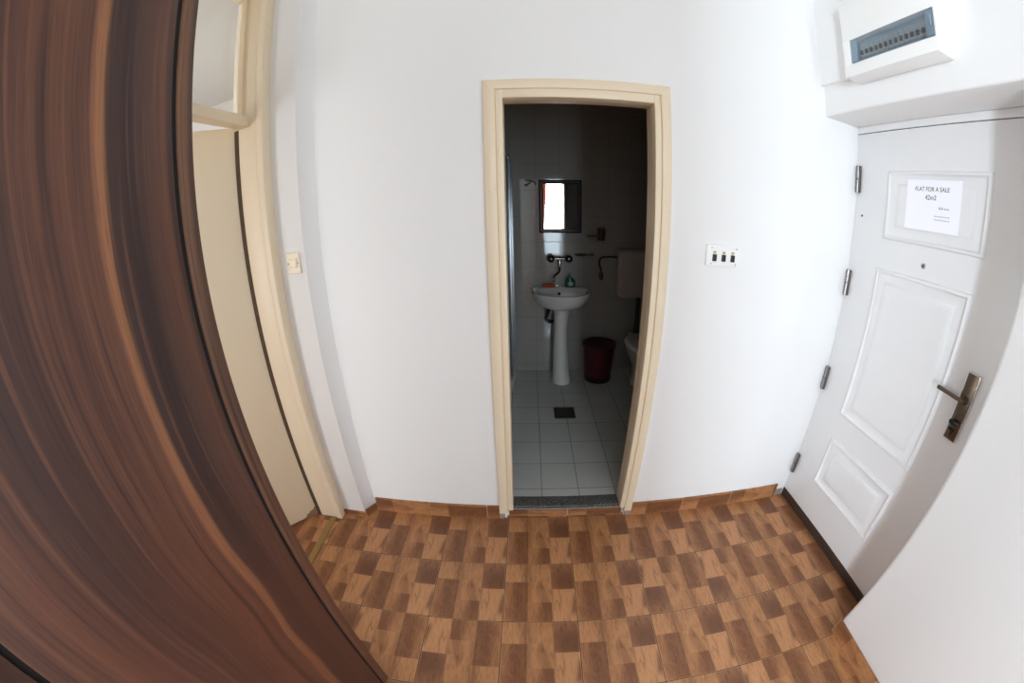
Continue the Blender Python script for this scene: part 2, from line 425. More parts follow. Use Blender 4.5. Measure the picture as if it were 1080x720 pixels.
# boxed pipe chase in the left corner
b = MB().prism([(-1.20, 0.0), (-1.20, -0.07), (-0.838, -0.07), (-0.792, 0.0)], 0, HC, 0.006)
struct('trim_1', b, WALL, 'white boxed pipe chase in the left corner beside the cream door frame', True)
# right wall: pier near the camera and beam above the entrance recess
b = MB().box(XW, 1.95, YREAR, -0.970, 0.095, HC+0.1, 0.018, 3).box(XW+0.01, 1.95, YREAR, -0.975, 0, 0.1)
b.box(XW+0.012, 1.95, -1.0, 0.01, 2.165, HC+0.1, 0.01, 3)
struct('wall_right', b, WALL, 'white wall with the recessed entrance and beam above it', True)
b = MB().box(XW-0.012, XW+0.03, -0.62, 0.01, 2.312, HC, 0.004)
b2 = MB()
pts = [0.0]
rag = []
random.seed(3)
for i in range(25):
    y = 0.004-0.69*i/24; rag.append((y, 2.318-0.042*(i/24)+random.uniform(-0.004, 0.005)))
ring = []
front = [(XW-0.010, y, z) for y, z in rag]
vsA = [b2.bm.verts.new(p) for p in front]; vsB = [b2.bm.verts.new((XW-0.010, y, HC)) for y, z in rag]
vsC = [b2.bm.verts.new((XW+0.04, y, z)) for y, z in rag]; vsD = [b2.bm.verts.new((XW+0.04, y, HC)) for y, z in rag]
for i in range(24):
    b2.bm.faces.new((vsA[i], vsA[i+1], vsB[i+1], vsB[i])); b2.bm.faces.new((vsC[i], vsD[i], vsD[i+1], vsC[i+1])); b2.bm.faces.new((vsA[i], vsC[i], vsC[i+1], vsA[i+1])); b2.bm.faces.new((vsB[i], vsB[i+1], vsD[i+1], vsD[i]))
for i in (0, 24): b2.bm.faces.new((vsA[i], vsB[i], vsD[i], vsC[i]))
b.bm.free()
struct('trim_2', b2, WALL, 'ragged edged white plaster patch around the fuse box')
# left wall (doorway to the next room at Y -0.115..-0.85) and its front part behind the wardrobe
b = MB().box(-1.15, -1.02, -2.66, -0.90, 0, HC+0.1).box(-1.15, -1.02, -0.90, -0.02, 2.76, HC+0.1)
struct('wall_left', b, WALL, 'white wall on the left behind the wardrobe')
b = MB().box(-1.12, 0.30, YREAR-0.12, YREAR, 0, HC+0.1).box(-2.92, -1.75, YREAR-0.12, YREAR, 0, HC+0.1).box(-1.75, -1.12, YREAR-0.12, YREAR, 2.55, HC+0.1).box(-1.75, -1.12, YREAR-0.12, YREAR, 0, 0.5).box(-2.92, -2.80, YREAR, -2.6, 0, HC+0.1).box(1.02, 1.95, YREAR-0.12, YREAR, 0, HC+0.1)
b.box(0.30, 1.02, YREAR-0.12, YREAR, 2.50, HC+0.1).box(0.30, 1.02, YREAR-0.12, YREAR, 0, 0.45)
struct('wall_rear', b, WALL, 'white wall behind the viewer with a tall window')
b = MB().box(-4.7, 1.95, YREAR-0.12, 0.0, HC, HC+0.12).box(-4.7, -1.1, 0.0, 1.2, HC, HC+0.12)
struct('ceiling', b, CEIL, 'plain white ceiling')
# next room on the left
b = MB().box(-4.7, -1.16, 1.02, 1.14, 0, HC).box(-1.20, -1.15, 0.0, 1.02, 0, HC)
struct('wall_next_room_far', b, WALL, 'white far wall of the room behind the cream door')
b = MB().box(-4.7, -4.58, -2.6, -1.75, 0, HC).box(-4.7, -4.58, -0.45, 1.02, 0, HC).box(-4.7, -4.58, -1.75, -0.45, 0, 0.7).box(-4.7, -4.58, -1.75, -0.45, 2.55, HC)
b.box(-4.7, -1.15, -2.72, -2.6, 0, HC)
struct('wall_next_room_side', b, WALL, 'white window wall of the room behind the cream door')
b = MB().box(-4.7, -1.15, 0.02, 1.1, -0.1, 0.0)
struct('floor_next_room', b, GROUT, 'brown floor of the room behind the cream door')

# bathroom shell
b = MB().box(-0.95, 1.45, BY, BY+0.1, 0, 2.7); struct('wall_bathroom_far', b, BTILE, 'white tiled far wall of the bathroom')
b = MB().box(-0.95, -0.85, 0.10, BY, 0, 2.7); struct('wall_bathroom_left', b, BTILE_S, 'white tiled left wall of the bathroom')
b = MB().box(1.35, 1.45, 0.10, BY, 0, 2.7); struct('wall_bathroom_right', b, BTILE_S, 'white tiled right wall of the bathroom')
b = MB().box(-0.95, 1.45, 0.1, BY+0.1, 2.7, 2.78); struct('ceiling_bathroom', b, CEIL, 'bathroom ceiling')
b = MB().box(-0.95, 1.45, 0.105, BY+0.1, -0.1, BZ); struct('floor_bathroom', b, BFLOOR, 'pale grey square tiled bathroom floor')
b = MB().box(-0.010, 0.650, 0.026, 0.106, 0.045, BZ+0.001, 0.003)
tag(b.build('granite_threshold', granite_mat('speckled_granite')), 'dark speckled granite threshold in the bathroom doorway', 'threshold', kind='structure')

# skirting
plank_strip('baseboard_back', 'skirting of brown plank-print tile along the back wall and under the threshold', [
    ((-0.782, 0.0), (FX0+0.02, 0.0), 0, 0.100, 0.010, 1), ((FX1-0.02, 0.0), (1.69, 0.0), 0, 0.098, 0.010, 5), ((FX0+0.05, 0.024), (FX1-0.05, 0.024), 0, 0.045, 0.010, 9)])
plank_strip('baseboard_left', 'low brown skirting around the pipe chase', [
    ((-0.985, -0.07), (-0.832, -0.07), 0, 0.036, 0.009, 11), ((-0.836, -0.074), (-0.785, -0.0), 0, 0.055, 0.009, 12)])
plank_strip('baseboard_right', 'brown plank-print skirting below the near right wall', [((XW+0.012, -0.965), (XW+0.012, -2.6), 0, 0.092, 0.010, 14)])
b = MB().box(1.69, 1.752, -0.006, 0.0, 0, 0.05, 0.002)
struct('trim_3', b, CONC, 'bare mortar gap at the end of the skirting beside the entrance')

# ------------------------------------------------------------------ bathroom door casing (door missing: open frame)
fr = thing('bathroom_door_frame', 'cream painted wooden frame around the open bathroom doorway', 'door frame', (0.32, 0, 0.045), kind='structure')
YF = -0.016
for nm, pts, z in (('casing', ((FX0, -0.007),), 0),):
    b = MB()
    zb = 0.045
    # mitred outer casing made as three bars
    def bar(quad, y0, y1):
        A = [b.bm.verts.new((x, y0, z)) for x, z in quad]; B = [b.bm.verts.new((x, y1, z)) for x, z in quad]
        b.bm.faces.new(A); b.bm.faces.new(B[::-1])
        for i in range(4): b.bm.faces.new((A[i], B[i], B[(i+1) % 4], A[(i+1) % 4]))
    i0, i1, iz = -0.006, 0.649, 2.093
    bar([(FX0, zb), (i0, zb), (i0, iz), (FX0, FZ)], YF, 0.004)
    bar([(i1, zb), (FX1, zb), (FX1, FZ), (i1, iz)], YF, 0.004)
    bar([(FX0+0.0004, FZ), (i0, iz+0.0004), (i1, iz+0.0004), (FX1-0.0004, FZ)], YF, 0.004)
    es = [e for e in b.bm.edges if e.calc_length() > 0.3]
    bmesh.ops.bevel(b.bm, geom=es, offset=0.004, segments=2, affect='EDGES', profile=0.5)
    b.build('casing', CREAM, fr, True)
b = MB().box(-0.004, 0.024, -0.012, 0.100, 0.071, 2.092, 0.003).box(0.621, 0.647, -0.012, 0.070, 0.071, 2.092, 0.003).box(0.621, 0.647, 0.069, 0.100, 0.071, 2.092, 0.003)
b.box(0.022, 0.622, -0.012, 0.085, 2.056, 2.092, 0.003)
b.build('jamb_lining', CREAM, fr, True)
b = MB().box(-0.0075, -0.0035, -0.0105, -0.004, 0.06, 2.094).box(0.6465, 0.6505, -0.0105, -0.004, 0.06, 2.094).box(-0.0075, 0.6505, -0.0105, -0.004, 2.091, 2.0945)
b.build('tan_groove', TANLINE, fr)  # thin tan strips where casing meets lining
for xx in (-0.037, 0.668):
    MB().box(xx-0.014, xx+0.016, -0.018, 0.0, 0.012, 0.05, 0.005).build('crumbling_foot', CONC, fr, True)

# ------------------------------------------------------------------ cream door frame and open door on the left
YJ = -0.115
fl = thing('left_door_frame', 'cream painted door frame with glazed transom on the left', 'door frame', (-1.08, YJ, 0), kind='structure')
MB().box(-1.128, -1.018, YJ, -0.06, 0.0, 2.78, 0.003).box(-1.150, -1.126, YJ+0.012, -0.06, 0, 2.78, 0.002).build('jamb_lining', CREAM, fl, True)
MB().box(-1.0165, -0.978, YJ-0.010, -0.066, 0.0, 2.78, 0.006, 3).build('casing', CREAM, fl, True)
MB().box(-1.0195, -1.0150, YJ-0.003, -0.07, 0.0, 2.78).build('tan_groove', TANLINE, fl)
MB().box(-1.128, -1.018, -0.93, -0.895, 0.0, 2.78, 0.003).build('jamb_lining', CREAM, fl, True)
MB().box(-1.018, -0.985, -0.96, -0.89, 0.0, 2.78, 0.006).build('casing', CREAM, fl, True)
MB().box(-1.128, -1.058, -0.895, YJ, 2.088, 2.140, 0.010, 3).build('crossbar', CREAM, fl, True)
MB().box(-1.128, -1.018, -0.895, YJ, 2.745, 2.78, 0.003).build('head_lining', CREAM, fl, True)
ts = MB().box(-1.118, -1.098, YJ-0.036, YJ-0.004, 2.140, 2.745, 0.003).box(-1.118, -1.098, -0.895, -0.862, 2.14, 2.745, 0.003)
ts.box(-1.118, -1.098, -0.862, YJ-0.036, 2.70, 2.745, 0.003).build('transom_sash', CREAM_DOOR, fl, True)
MB().box(-1.110, -1.106, -0.866, YJ-0.034, 2.138, 2.703).build('transom_pane', TRGLASS, fl)

hx, hy = -1.143, -0.107
dv = Vector((-0.148, -0.169, 0)).normalized(); ang = math.atan2(dv.y, dv.x)
dl = thing('door_1', 'plain cream painted door standing ajar in the left doorway', 'door', (hx, hy, 0), kind='structure')
hx0 = hx
T = Matrix.Translation((hx, hy, 0)) @ Matrix.Rotation(ang, 4, 'Z')
W1 = 0.74
b = MB().box(0.003, W1, -0.04, 0.0, 0.012, 2.108, 0.004, 2, T)
leaf = b.build('door_leaf', CREAM_DOOR, dl, True)
MB().box(-1.150, -1.1265, -0.1175, -0.100, 0.0, 2.088).build('grimy_gap_filler', plain('grimy_gap_dark', (74, 56, 36), 0.8, var=0.3, scale=30), fl)  # filler added to darken the hinge gap; grime and shade in one colour
# paint broken away at the lower hinge corner
b = MB(); random.seed(11)
prof = [(0.004, 0.010), (0.10, 0.010), (0.102, 0.018), (0.088, 0.022), (0.080, 0.036), (0.062, 0.040), (0.055, 0.05), (0.030, 0.054), (0.022, 0.066), (0.004, 0.07)]
A = [b.bm.verts.new(T @ Vector((x, 0.0012, z))) for x, z in prof]; B_ = [b.bm.verts.new(T @ Vector((x, -0.002, z))) for x, z in prof]
b.bm.faces.new(A); b.bm.faces.new(B_[::-1])
for i in range(len(A)): b.bm.faces.new((A[i], B_[i], B_[(i+1) % len(A)], A[(i+1) % len(A)]))
o = b.build('chipped_corner', RAWWOOD, dl); o['label'] = 'bare brown wood where the paint has broken away'
for z in (0.28, 1.05, 1.78):
    MB().lathe([(0.0, z-0.05), (0.008, z-0.05), (0.008, z+0.05), (0.0, z+0.05)], (hx+0.004, hy+0.008, 0), 'Z', 12).build('door_hinge', BRASS, dl, True)
# threshold strip
b = MB().box(-1.056, -1.018, -0.895, YJ-0.005, 0.0, 0.005, 0.002)
tag(b.build('threshold_strip', BRASS), 'dull brass threshold strip across the floor of the left doorway', 'threshold strip')

# ------------------------------------------------------------------ entrance door on the right
en = thing('door_2', 'white panelled entrance door with a paper notice and dark handle plate', 'door', (XD, -0.48, 0.06), kind='structure')
b = MB().box(XD, XD+0.05, -0.968, -0.0005, 0.061, 2.127, 0.001)
leaf = b.build('door_leaf', DOORWHITE, en, True)
def panel(y0, y1, z0, z1, nm='raised_panel'):
    prof = [(0.0, -0.001), (0.003, 0.008), (0.008, 0.013), (0.016, 0.013), (0.021, 0.004), (0.026, 0.002), (0.060, 0.002), (0.064, 0.006), (0.070, 0.009), (0.092, 0.010), (0.098, 0.010)]
    rings = []
    for d, h in prof:
        x = XD-h; rings.append([(x, y0-d, z0+d), (x, y1+d, z0+d), (x, y1+d, z1-d), (x, y0-d, z1-d)])
    bb = MB().loft(rings); bb.build(nm, DOORWHITE, en, True, 60)
panel(-0.205, -0.725, 1.625, 1.940); panel(-0.195, -0.712, 0.715, 1.490); panel(-0.205, -0.705, 0.275, 0.580)
MB().box(XD-0.004, XD+0.06, -0.97, 0.0, 2.1305, 2.164, 0.002).build('frame_head', DOORWHITE, en, True)
MB().box(XD+0.004, XD+0.05, -0.97, 0.0, 2.1265, 2.131).build('gap_line', BLACK, en)
MB().box(XD-0.002, XD+0.06, -0.969, -0.003, 0.0, 0.0605, 0.002).build('sill', SILL, en, True)
for z in (1.90, 1.375, 0.844, 0.266):
    hm = MB().lathe([(0.0, -0.068), (0.0085, -0.068), (0.0085, 0.068), (0.0, 0.068)], (XD-0.010, -0.014, z), 'Z', 16)
    ho = hm.build('door_hinge', STEEL, en, True)
    MB().box(XD-0.014, XD-0.001, -0.030, -0.002, z-0.066, z+0.066, 0.002).build('hinge_leaf', HINGE_DARK, ho, True)
    MB().lathe([(0.0, -0.002), (0.0088, -0.002), (0.0088, 0.002), (0.0, 0.002)], (XD-0.010, -0.014, z), 'Z', 16).build('hinge_ring', BLACKPL, ho)
MB().lathe([(0.0, -0.006), (0.006, -0.006), (0.011, -0.004), (0.012, 0.0), (0.0, 0.0)], (XD, -0.452, 1.545), 'X', 20).build('peephole', STEEL, en, True)
MB().lathe([(0.0, -0.0075), (0.0055, -0.0065), (0.006, -0.005), (0.0, -0.005)], (XD, -0.453, 1.545), 'X', 16).build('peephole_lens', BLACKPL, en)
MB().lathe([(0.0, -0.0012), (0.006, -0.0012), (0.006, 0.0), (0.0, 0.0)], (XD, -0.052, 1.72), 'X', 14).build('screw_hole', BLACKPL, en)
# handle plate
py0, py1, pz0, pz1 = -0.850, -0.786, 0.946, 1.224
MB().box(XD-0.010, XD, py0, py1, pz0, pz1, 0.006, 3).build('handle_plate', RIM, en, True)
hp = MB().box(XD-0.0125, XD-0.005, py0+0.005, py1-0.005, pz0+0.005, pz1-0.005, 0.003, 2).build('handle_plate_face', DARKMETAL, en, True)
MB().lathe([(0.0, -0.05), (0.011, -0.05), (0.012, -0.03), (0.017, -0.014), (0.02, -0.010), (0.0, -0.010)], (XD, -0.818, 1.118), 'X', 20).build('handle_neck', DARKMETAL, en, True)
MB().tube(spline([(XD-0.045, -0.826, 1.118), (XD-0.049, -0.80, 1.119), (XD-0.050, -0.75, 1.121), (XD-0.050, -0.700, 1.122)], 5), 0.0085, 14).build('lever', DARKMETAL, en, True)
MB().lathe([(0.0, -0.022), (0.010, -0.022), (0.011, -0.010), (0.0, -0.010)], (XD, -0.818, 1.022), 'X', 18).build('lock_cylinder', BLACKPL, en, True)
MB().box(XD-0.036, XD-0.02, -0.838, -0.796, 1.016, 1.032, 0.003).build('thumb_turn', BLACKPL, en, True)
MB().box(XD-0.020, XD-0.011, -0.832, -0.800, 0.985, 0.996, 0.002).box(XD-0.018, XD-0.011, -0.822, -0.812, 0.972, 0.99, 0.002).build('keyhole', BLACKPL, en)

# notice on the door
pn = thing('paper_notice', 'white paper notice reading FLAT FOR A SALE 42m2 taped to the entrance door', 'notice', (XD-0.012, -0.46, 1.795))
b = MB().box(XD-0.0118, XD-0.0108, -0.600, -0.325, 1.690, 1.900)
b.build('sheet', PAPER, pn, True)
def text(s, size, y, z, mat, nm='lettering', par=None, x=XD-0.0121, align='CENTER', xs=1.0):
    cu = bpy.data.curves.new('t', 'FONT'); cu.body = s; cu.size = size; cu.align_x = align; cu.extrude = 0.0002
    to = bpy.data.objects.new('t', cu); C.objects.link(to)
    dg = bpy.context.evaluated_depsgraph_get(); me = bpy.data.meshes.new_from_object(to.evaluated_get(dg))
    bpy.data.objects.remove(to); bpy.data.curves.remove(cu)
    R = Matrix(((0, 0, -1, x), (-xs, 0, 0, y), (0, 1, 0, z), (0, 0, 0, 1)))
    me.transform(R)
    me.materials.clear(); me.materials.append(mat); me.name = nm
    o = bpy.data.objects.new(nm, me); C.objects.link(o); o.parent = par; o.matrix_parent_inverse = par.matrix_world.inverted()
    return o
text('FLAT FOR A SALE', 0.026, -0.455, 1.853, INK, 'notice_lettering', pn, xs=0.86)
text('42m2', 0.028, -0.452, 1.818, INK, 'notice_lettering', pn, xs=0.9)
b = MB(); random.seed(5)
for (yy, zz, w, h) in ((-0.497, 1.783, 0.010, 0.010), (-0.509, 1.783, 0.010, 0.010), (-0.524, 1.783, 0.012, 0.006), (-0.538, 1.783, 0.010, 0.006)):
    b.box(XD-0.0124, XD-0.0116, yy-w, yy, zz, zz+h*0.35).box(XD-0.0124, XD-0.0116, yy-w*0.35, yy, zz, zz+h)
b.build('handwriting', INKPALE, pn)
b = MB()
for zz in (1.752, 1.738):
    for q in range(6): b.box(XD-0.0124, XD-0.0116, -0.478-q*0.013-0.009, -0.478-q*0.013, zz, zz+0.0028)
b.build('faint_print', INKPALE, pn)

# ------------------------------------------------------------------ fuse box above the entrance
FXB = 1.418
fb = thing('fuse_box', 'white electrical fuse box with smoked window above the entrance door', 'fuse box', (XW, -0.47, 2.275))
y0, y1, z0, z1 = -0.690, -0.245, 2.268, 2.620
wy0, wy1, wz0, wz1 = -0.682, -0.288, 2.322, 2.424
b = MB().box(FXB+0.006, XW+0.0, y0, y1, z0, wz0-0.002, 0.004).box(FXB+0.006, XW, y0, y1, wz1+0.002, z1, 0.004)
b.box(FXB+0.055, XW, y0+0.001, y1-0.001, wz0-0.003, wz1+0.003)
b.box(FXB+0.006, XW, wy1+0.001, y1, wz0-0.003, wz1+0.003).box(FXB+0.006, XW, y0, wy0-0.001, wz0-0.003, wz1+0.003)
b.build('housing', PLASTIC, fb, True)
b = MB().box(FXB, FXB+0.007, y0, y1, z0, wz0-0.001, 0.003).box(FXB, FXB+0.007, y0, y1, wz1+0.001, z1, 0.003).box(FXB, FXB+0.007, wy1+0.001, y1, wz0-0.004, wz1+0.004, 0.001).box(FXB, FXB+0.007, y0, wy0-0.001, wz0-0.004, wz1+0.004, 0.001)
b.build('front_cover', PLASTIC, fb, True)
MB().box(FXB+0.034, FXB+0.056, wy0, wy1, wz0, wz1).build('mounting_rail', WELL, fb)
NBR = 13
bw = 0.0245
for i in range(NBR):
    yy = wy1-0.036-i*bw
    o = MB().box(FXB+0.018, FXB+0.036, yy-bw+0.0012, yy, wz0+0.022, wz1-0.024, 0.002).build('circuit_breaker', GREY, fb, True)
    MB().box(FXB+0.010, FXB+0.019, yy-bw+0.007, yy-0.006, wz0+0.030, wz0+0.048, 0.002).build('breaker_toggle', BLACKPL, o, True)
ld = MB().box(FXB-0.003, FXB+0.001, wy0+0.001, wy1-0.001, wz0+0.001, wz1-0.001, 0.0015)
ld.build('smoked_window', SMOKE, fb, True)
ENDPL = plain('pale_blue_grey_plastic', (176, 194, 204), 0.35)
MB().box(FXB+0.002, FXB+0.010, wy1-0.030, wy1-0.002, wz0+0.004, wz1-0.004, 0.002).build('window_end', ENDPL, fb, True)
MB().box(FXB+0.002, FXB+0.010, wy0+0.002, wy0+0.034, wz0+0.004, wz1-0.004, 0.002).build('window_end', ENDPL, fb, True)
MB().box(FXB-0.007, FXB-0.002, wy0+0.007, wy0+0.012, wz0+0.036, wz1-0.028, 0.002).build('window_latch', WELL, fb, True)

# ------------------------------------------------------------------ light switches
sw = thing('triple_light_switch', 'white triple light switch with black rockers right of the bathroom doorway', 'light switch', (0.945, 0, 1.40))
x0, x1, z0, z1 = 0.866, 1.026, 1.400, 1.494
MB().box(x0, x1, -0.011, 0.0, z0, z1, 0.004, 3).build('switch_plate', PLASTIC, sw, True)
for fx in (0.248, 0.535, 0.825):
    xc = x0+(x1-x0)*fx
    MB().box(xc-0.010, xc+0.010, -0.016, -0.008, z0+0.022, z0+0.052, 0.002).build('rocker', BLACKPL, sw, True)
    MB().box(xc-0.008, xc+0.008, -0.013, -0.008, z0+0.054, z0+0.066, 0.003).build('indicator', AMBER, sw, True)
for fx in (0.15, 0.94):
    for fz_ in (0.12, 0.84):
        MB().lathe([(0, -0.0125), (0.003, -0.0122), (0.0035, -0.010), (0, -0.010)], (x0+(x1-x0)*fx, 0, z0+(z1-z0)*fz_), 'Y', 12).build('plate_screw', STEEL, sw, True)
sl = thing('single_light_switch', 'small ivory light switch on the white chase beside the cream door frame', 'light switch', (-0.898, -0.07, 1.409))
MB().box(-0.933, -0.864, -0.081, -0.07, 1.410, 1.504, 0.004, 3).build('switch_plate', IVORY, sl, True)
MB().box(-0.920, -0.877, -0.087, -0.078, 1.436, 1.478, 0.003).build('rocker', IVORY, sl, True)
for xx in (-0.926, -0.871):
    MB().lathe([(0, -0.0825), (0.003, -0.082), (0.0035, -0.08), (0, -0.08)], (xx, 0, 1.457), 'Y', 12).build('plate_screw', DARKMETAL, sl, True)

# ------------------------------------------------------------------ wardrobe
XF = -0.44
wd = thing('wardrobe', 'tall dark walnut wardrobe filling the left edge beside the cream door', 'wardrobe', (-0.73, -1.75, 0))
MB().box(-1.012, XF-0.024, -2.56, -0.990, 0.0, 2.52, 0.001).build('carcass', WALNUT, wd)
MB().box(-1.014, XF, -1.0155, -0.983, 0.0, 2.55, 0.0008).build('side_panel', WALNUT, wd, True)
MB().box(XF-0.026, XF-0.006, -1.0283, -1.0157, 0.02, 2.53).box(XF-0.026, XF-0.006, -1.5272, -1.5188, 0.02, 2.53).box(XF-0.026, XF-0.0202, -2.54, -1.03, 0.02, 2.53).build('shadow_gap', BLACK, wd)  # black filler strips, painting the shade inside the door gaps
for i, (ya, yb) in enumerate(((-1.5185, -1.0285), (-2.03, -1.5275), (-2.54, -2.036))):
    dr_ = MB().box(XF-0.020, XF, ya, yb, 0.06, 2.53, 0.0012).build('door', WALNUT, wd, True)
MB().box(-1.0, XF-0.03, -2.55, -1.0, 0.0, 0.06).build('plinth', WALNUT, wd)

# ------------------------------------------------------------------ bathroom things
# mirror
mi = thing('wall_mirror', 'dark framed rectangular mirror over the bathroom basin reflecting a window', 'mirror', (0.405, BY, 1.43))
mx0, mx1, mz0, mz1 = 0.2165, 0.594, 1.408, 1.884
b = MB()
def frame_ring(y_prof):
    rings = []
    for d, y in y_prof: rings.append([(mx0+d, y, mz0+d), (mx1-d, y, mz0+d), (mx1-d, y, mz1-d), (mx0+d, y, mz1-d)])
    return rings
b.loft(frame_ring([(0.0000, BY), (0.0000, BY-0.016), (0.0042, BY-0.02), (0.0140, BY-0.02), (0.0168, BY-0.013), (0.0210, BY-0.013), (0.0238, BY-0.018), (0.0336, BY-0.016), (0.0364, BY-0.008), (0.0364, BY-0.001)]), True, False)
b.build('mirror_frame', MFRAME, mi, True)
MB().loft(frame_ring([(0.0161, BY-0.0132), (0.0217, BY-0.0142)]), False, False).build('frame_inlay', STEEL, mi)
MB().box(mx0+0.030, mx1-0.030, BY-0.0095, BY-0.004, mz0+0.030, mz1-0.030).build('mirror_glass', MIRRORM, mi)
# hook left of mirror
hk = thing('wall_hook', 'small dark two-armed wall hook left of the bathroom mirror', 'hook', (0.18, BY, 1.84))
MB().lathe([(0, 0.0), (0.016, 0.0), (0.015, -0.008), (0, -0.009)], (0.195, BY, 1.838), 'Y', 16).build('rosette', DARKMETAL, hk, True)
MB().tube(spline([(0.195, BY-0.006, 1.838), (0.175, BY-0.03, 1.862), (0.145, BY-0.045, 1.875), (0.10, BY-0.05, 1.880)], 6), 0.006, 10).build('upper_arm', DARKMETAL, hk, True)
MB().tube(spline([(0.150, BY-0.04, 1.868), (0.125, BY-0.05, 1.845), (0.102, BY-0.055, 1.832), (0.098, BY-0.06, 1.843)], 6), 0.005, 10).build('lower_arm', DARKMETAL, hk, True)

# basin
bs = thing('pedestal_basin', 'white ceramic pedestal washbasin below the bathroom mirror', 'washbasin', (0.40, 1.63, BZ))
bcx, bw_, zt = 0.402, 0.262, 0.918
def basin_ring(sx, front, back, z, n=40, pw=2.4):
    """D-shaped ring: flat at the wall, round in front"""
    r = []
    for i in range(n):
        a = 2*PI*i/n; c, s_ = math.cos(a), math.sin(a)
        x = math.copysign(abs(c)**(2/pw), c)*sx
        y = math.copysign(abs(s_)**(2/(pw if s_ > 0 else 2.1)), s_)
        y = y*(back if y > 0 else front)
        r.append((bcx+x, 1.70+y, z))
    return r
rings = [basin_ring(0.09, 0.10, 0.10, zt-0.168), basin_ring(0.15, 0.17, 0.15, zt-0.150), basin_ring(0.21, 0.235, 0.165, zt-0.115), basin_ring(0.25, 0.268, 0.168, zt-0.055), basin_ring(0.262, 0.282, 0.169, zt-0.015),
         basin_ring(0.264, 0.284, 0.169, zt-0.004), basin_ring(0.258, 0.278, 0.166, zt), basin_ring(0.238, 0.257, 0.085, zt-0.002), basin_ring(0.228, 0.247, 0.075, zt-0.012), basin_ring(0.205, 0.22, 0.06, zt-0.06), basin_ring(0.15, 0.15, 0.04, zt-0.115), basin_ring(0.03, 0.035, 0.01, zt-0.135)]
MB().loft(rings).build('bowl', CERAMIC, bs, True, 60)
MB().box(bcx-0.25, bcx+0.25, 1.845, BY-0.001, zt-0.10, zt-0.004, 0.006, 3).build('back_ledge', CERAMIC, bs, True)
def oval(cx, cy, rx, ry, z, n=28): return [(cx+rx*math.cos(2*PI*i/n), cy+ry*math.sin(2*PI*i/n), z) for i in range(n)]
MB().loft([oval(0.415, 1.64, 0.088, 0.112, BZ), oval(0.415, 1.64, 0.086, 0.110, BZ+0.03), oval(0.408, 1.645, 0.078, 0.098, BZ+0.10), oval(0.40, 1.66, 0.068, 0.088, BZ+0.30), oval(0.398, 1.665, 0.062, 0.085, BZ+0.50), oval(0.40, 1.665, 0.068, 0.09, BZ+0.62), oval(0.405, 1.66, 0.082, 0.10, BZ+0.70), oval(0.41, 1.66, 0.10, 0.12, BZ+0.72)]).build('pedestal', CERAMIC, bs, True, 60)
MB().lathe([(0, -0.004), (0.012, -0.004), (0.014, 0.0), (0, 0.0)], (0.388, 1.757, zt-0.05), 'Y', 18).build('overflow_hole', BLACKPL, bs, True)
MB().tube(spline([(0.300, 1.80, 0.72), (0.285, 1.76, 0.675), (0.272, 1.76, 0.635), (0.30, 1.76, 0.605), (0.33, 1.80, 0.60)], 6), 0.016, 12).build('waste_pipe', BLACKPL, bs, True)

# wall tap
tp = thing('wall_tap', 'chrome two-handled wall tap with curved spout above the basin', 'tap', (0.394, BY, 1.17))
MB().tube([(0.318, 1.815, 1.178), (0.470, 1.815, 1.178)], 0.015, 14).build('tap_body', TAPMETAL, tp, True)
for xx in (0.315, 0.474):
    k = MB().lathe([(0, -0.030), (0.018, -0.028), (0.032, -0.018), (0.034, 0.0), (0.026, 0.014), (0.014, 0.024), (0, 0.024)], (xx, 1.79, 1.180), 'Y', 24).build('tap_handle', BLACKPL, tp, True)
    MB().lathe([(0, -0.034), (0.008, -0.033), (0.009, -0.028), (0, -0.028)], (xx, 1.79, 1.180), 'Y', 16).build('handle_cap', TAPMETAL, k, True)
    MB().tube([(xx, BY, 1.178), (xx, 1.812, 1.178)], 0.016, 14).lathe([(0, 0), (0.028, 0), (0.024, -0.010), (0, -0.012)], (xx, BY, 1.178), 'Y', 20).build('wall_union', TAPMETAL, tp, True)
MB().lathe([(0, 1.105), (0.014, 1.105), (0.017, 1.12), (0.017, 1.15), (0.013, 1.17), (0, 1.17)], (0.394, 1.812, 0), 'Z', 18).build('spout_swivel', CHROME, tp, True)
MB().tube(spline([(0.394, 1.812, 1.115), (0.393, 1.80, 1.085), (0.388, 1.775, 1.068), (0.365, 1.745, 1.052), (0.342, 1.715, 1.040), (0.333, 1.70, 1.020), (0.332, 1.70, 0.992)], 6), 0.0095, 12).build('spout', TAPMETAL, tp, True)

tag(MB().loft([oval(0.300, 1.825, 0.055, 0.024, zt-0.0035), oval(0.300, 1.825, 0.062, 0.030, zt+0.004), oval(0.298, 1.825, 0.060, 0.030, zt+0.018), oval(0.290, 1.826, 0.046, 0.022, zt+0.029)]).build('sponge', SPONGE, None, True, 60), 'orange sponge lying on the back of the basin', 'sponge')
bt = thing('soap_bottle', 'dark green soap bottle standing on the back of the basin', 'bottle', (0.495, 1.822, zt-0.0035))
zb0 = zt-0.0035
MB().loft([oval(0.495, 1.822, 0.042, 0.022, zb0), oval(0.495, 1.822, 0.045, 0.024, zb0+0.006), oval(0.495, 1.822, 0.045, 0.024, zb0+0.055), oval(0.493, 1.822, 0.036, 0.02, zb0+0.078), oval(0.487, 1.822, 0.016, 0.012, zb0+0.092), oval(0.485, 1.822, 0.011, 0.011, zb0+0.098)]).build('bottle_body', GREENPL, bt, True, 60)
MB().lathe([(0, zb0+0.097), (0.013, zb0+0.097), (0.013, zb0+0.112), (0.006, zb0+0.116), (0.005, zb0+0.128), (0, zb0+0.129)], (0.485, 1.822, 0), 'Z', 16).box(0.468, 0.492, 1.816, 1.828, zb0+0.126, zb0+0.134, 0.002).build('pump_cap', GREENPL, bt, True)
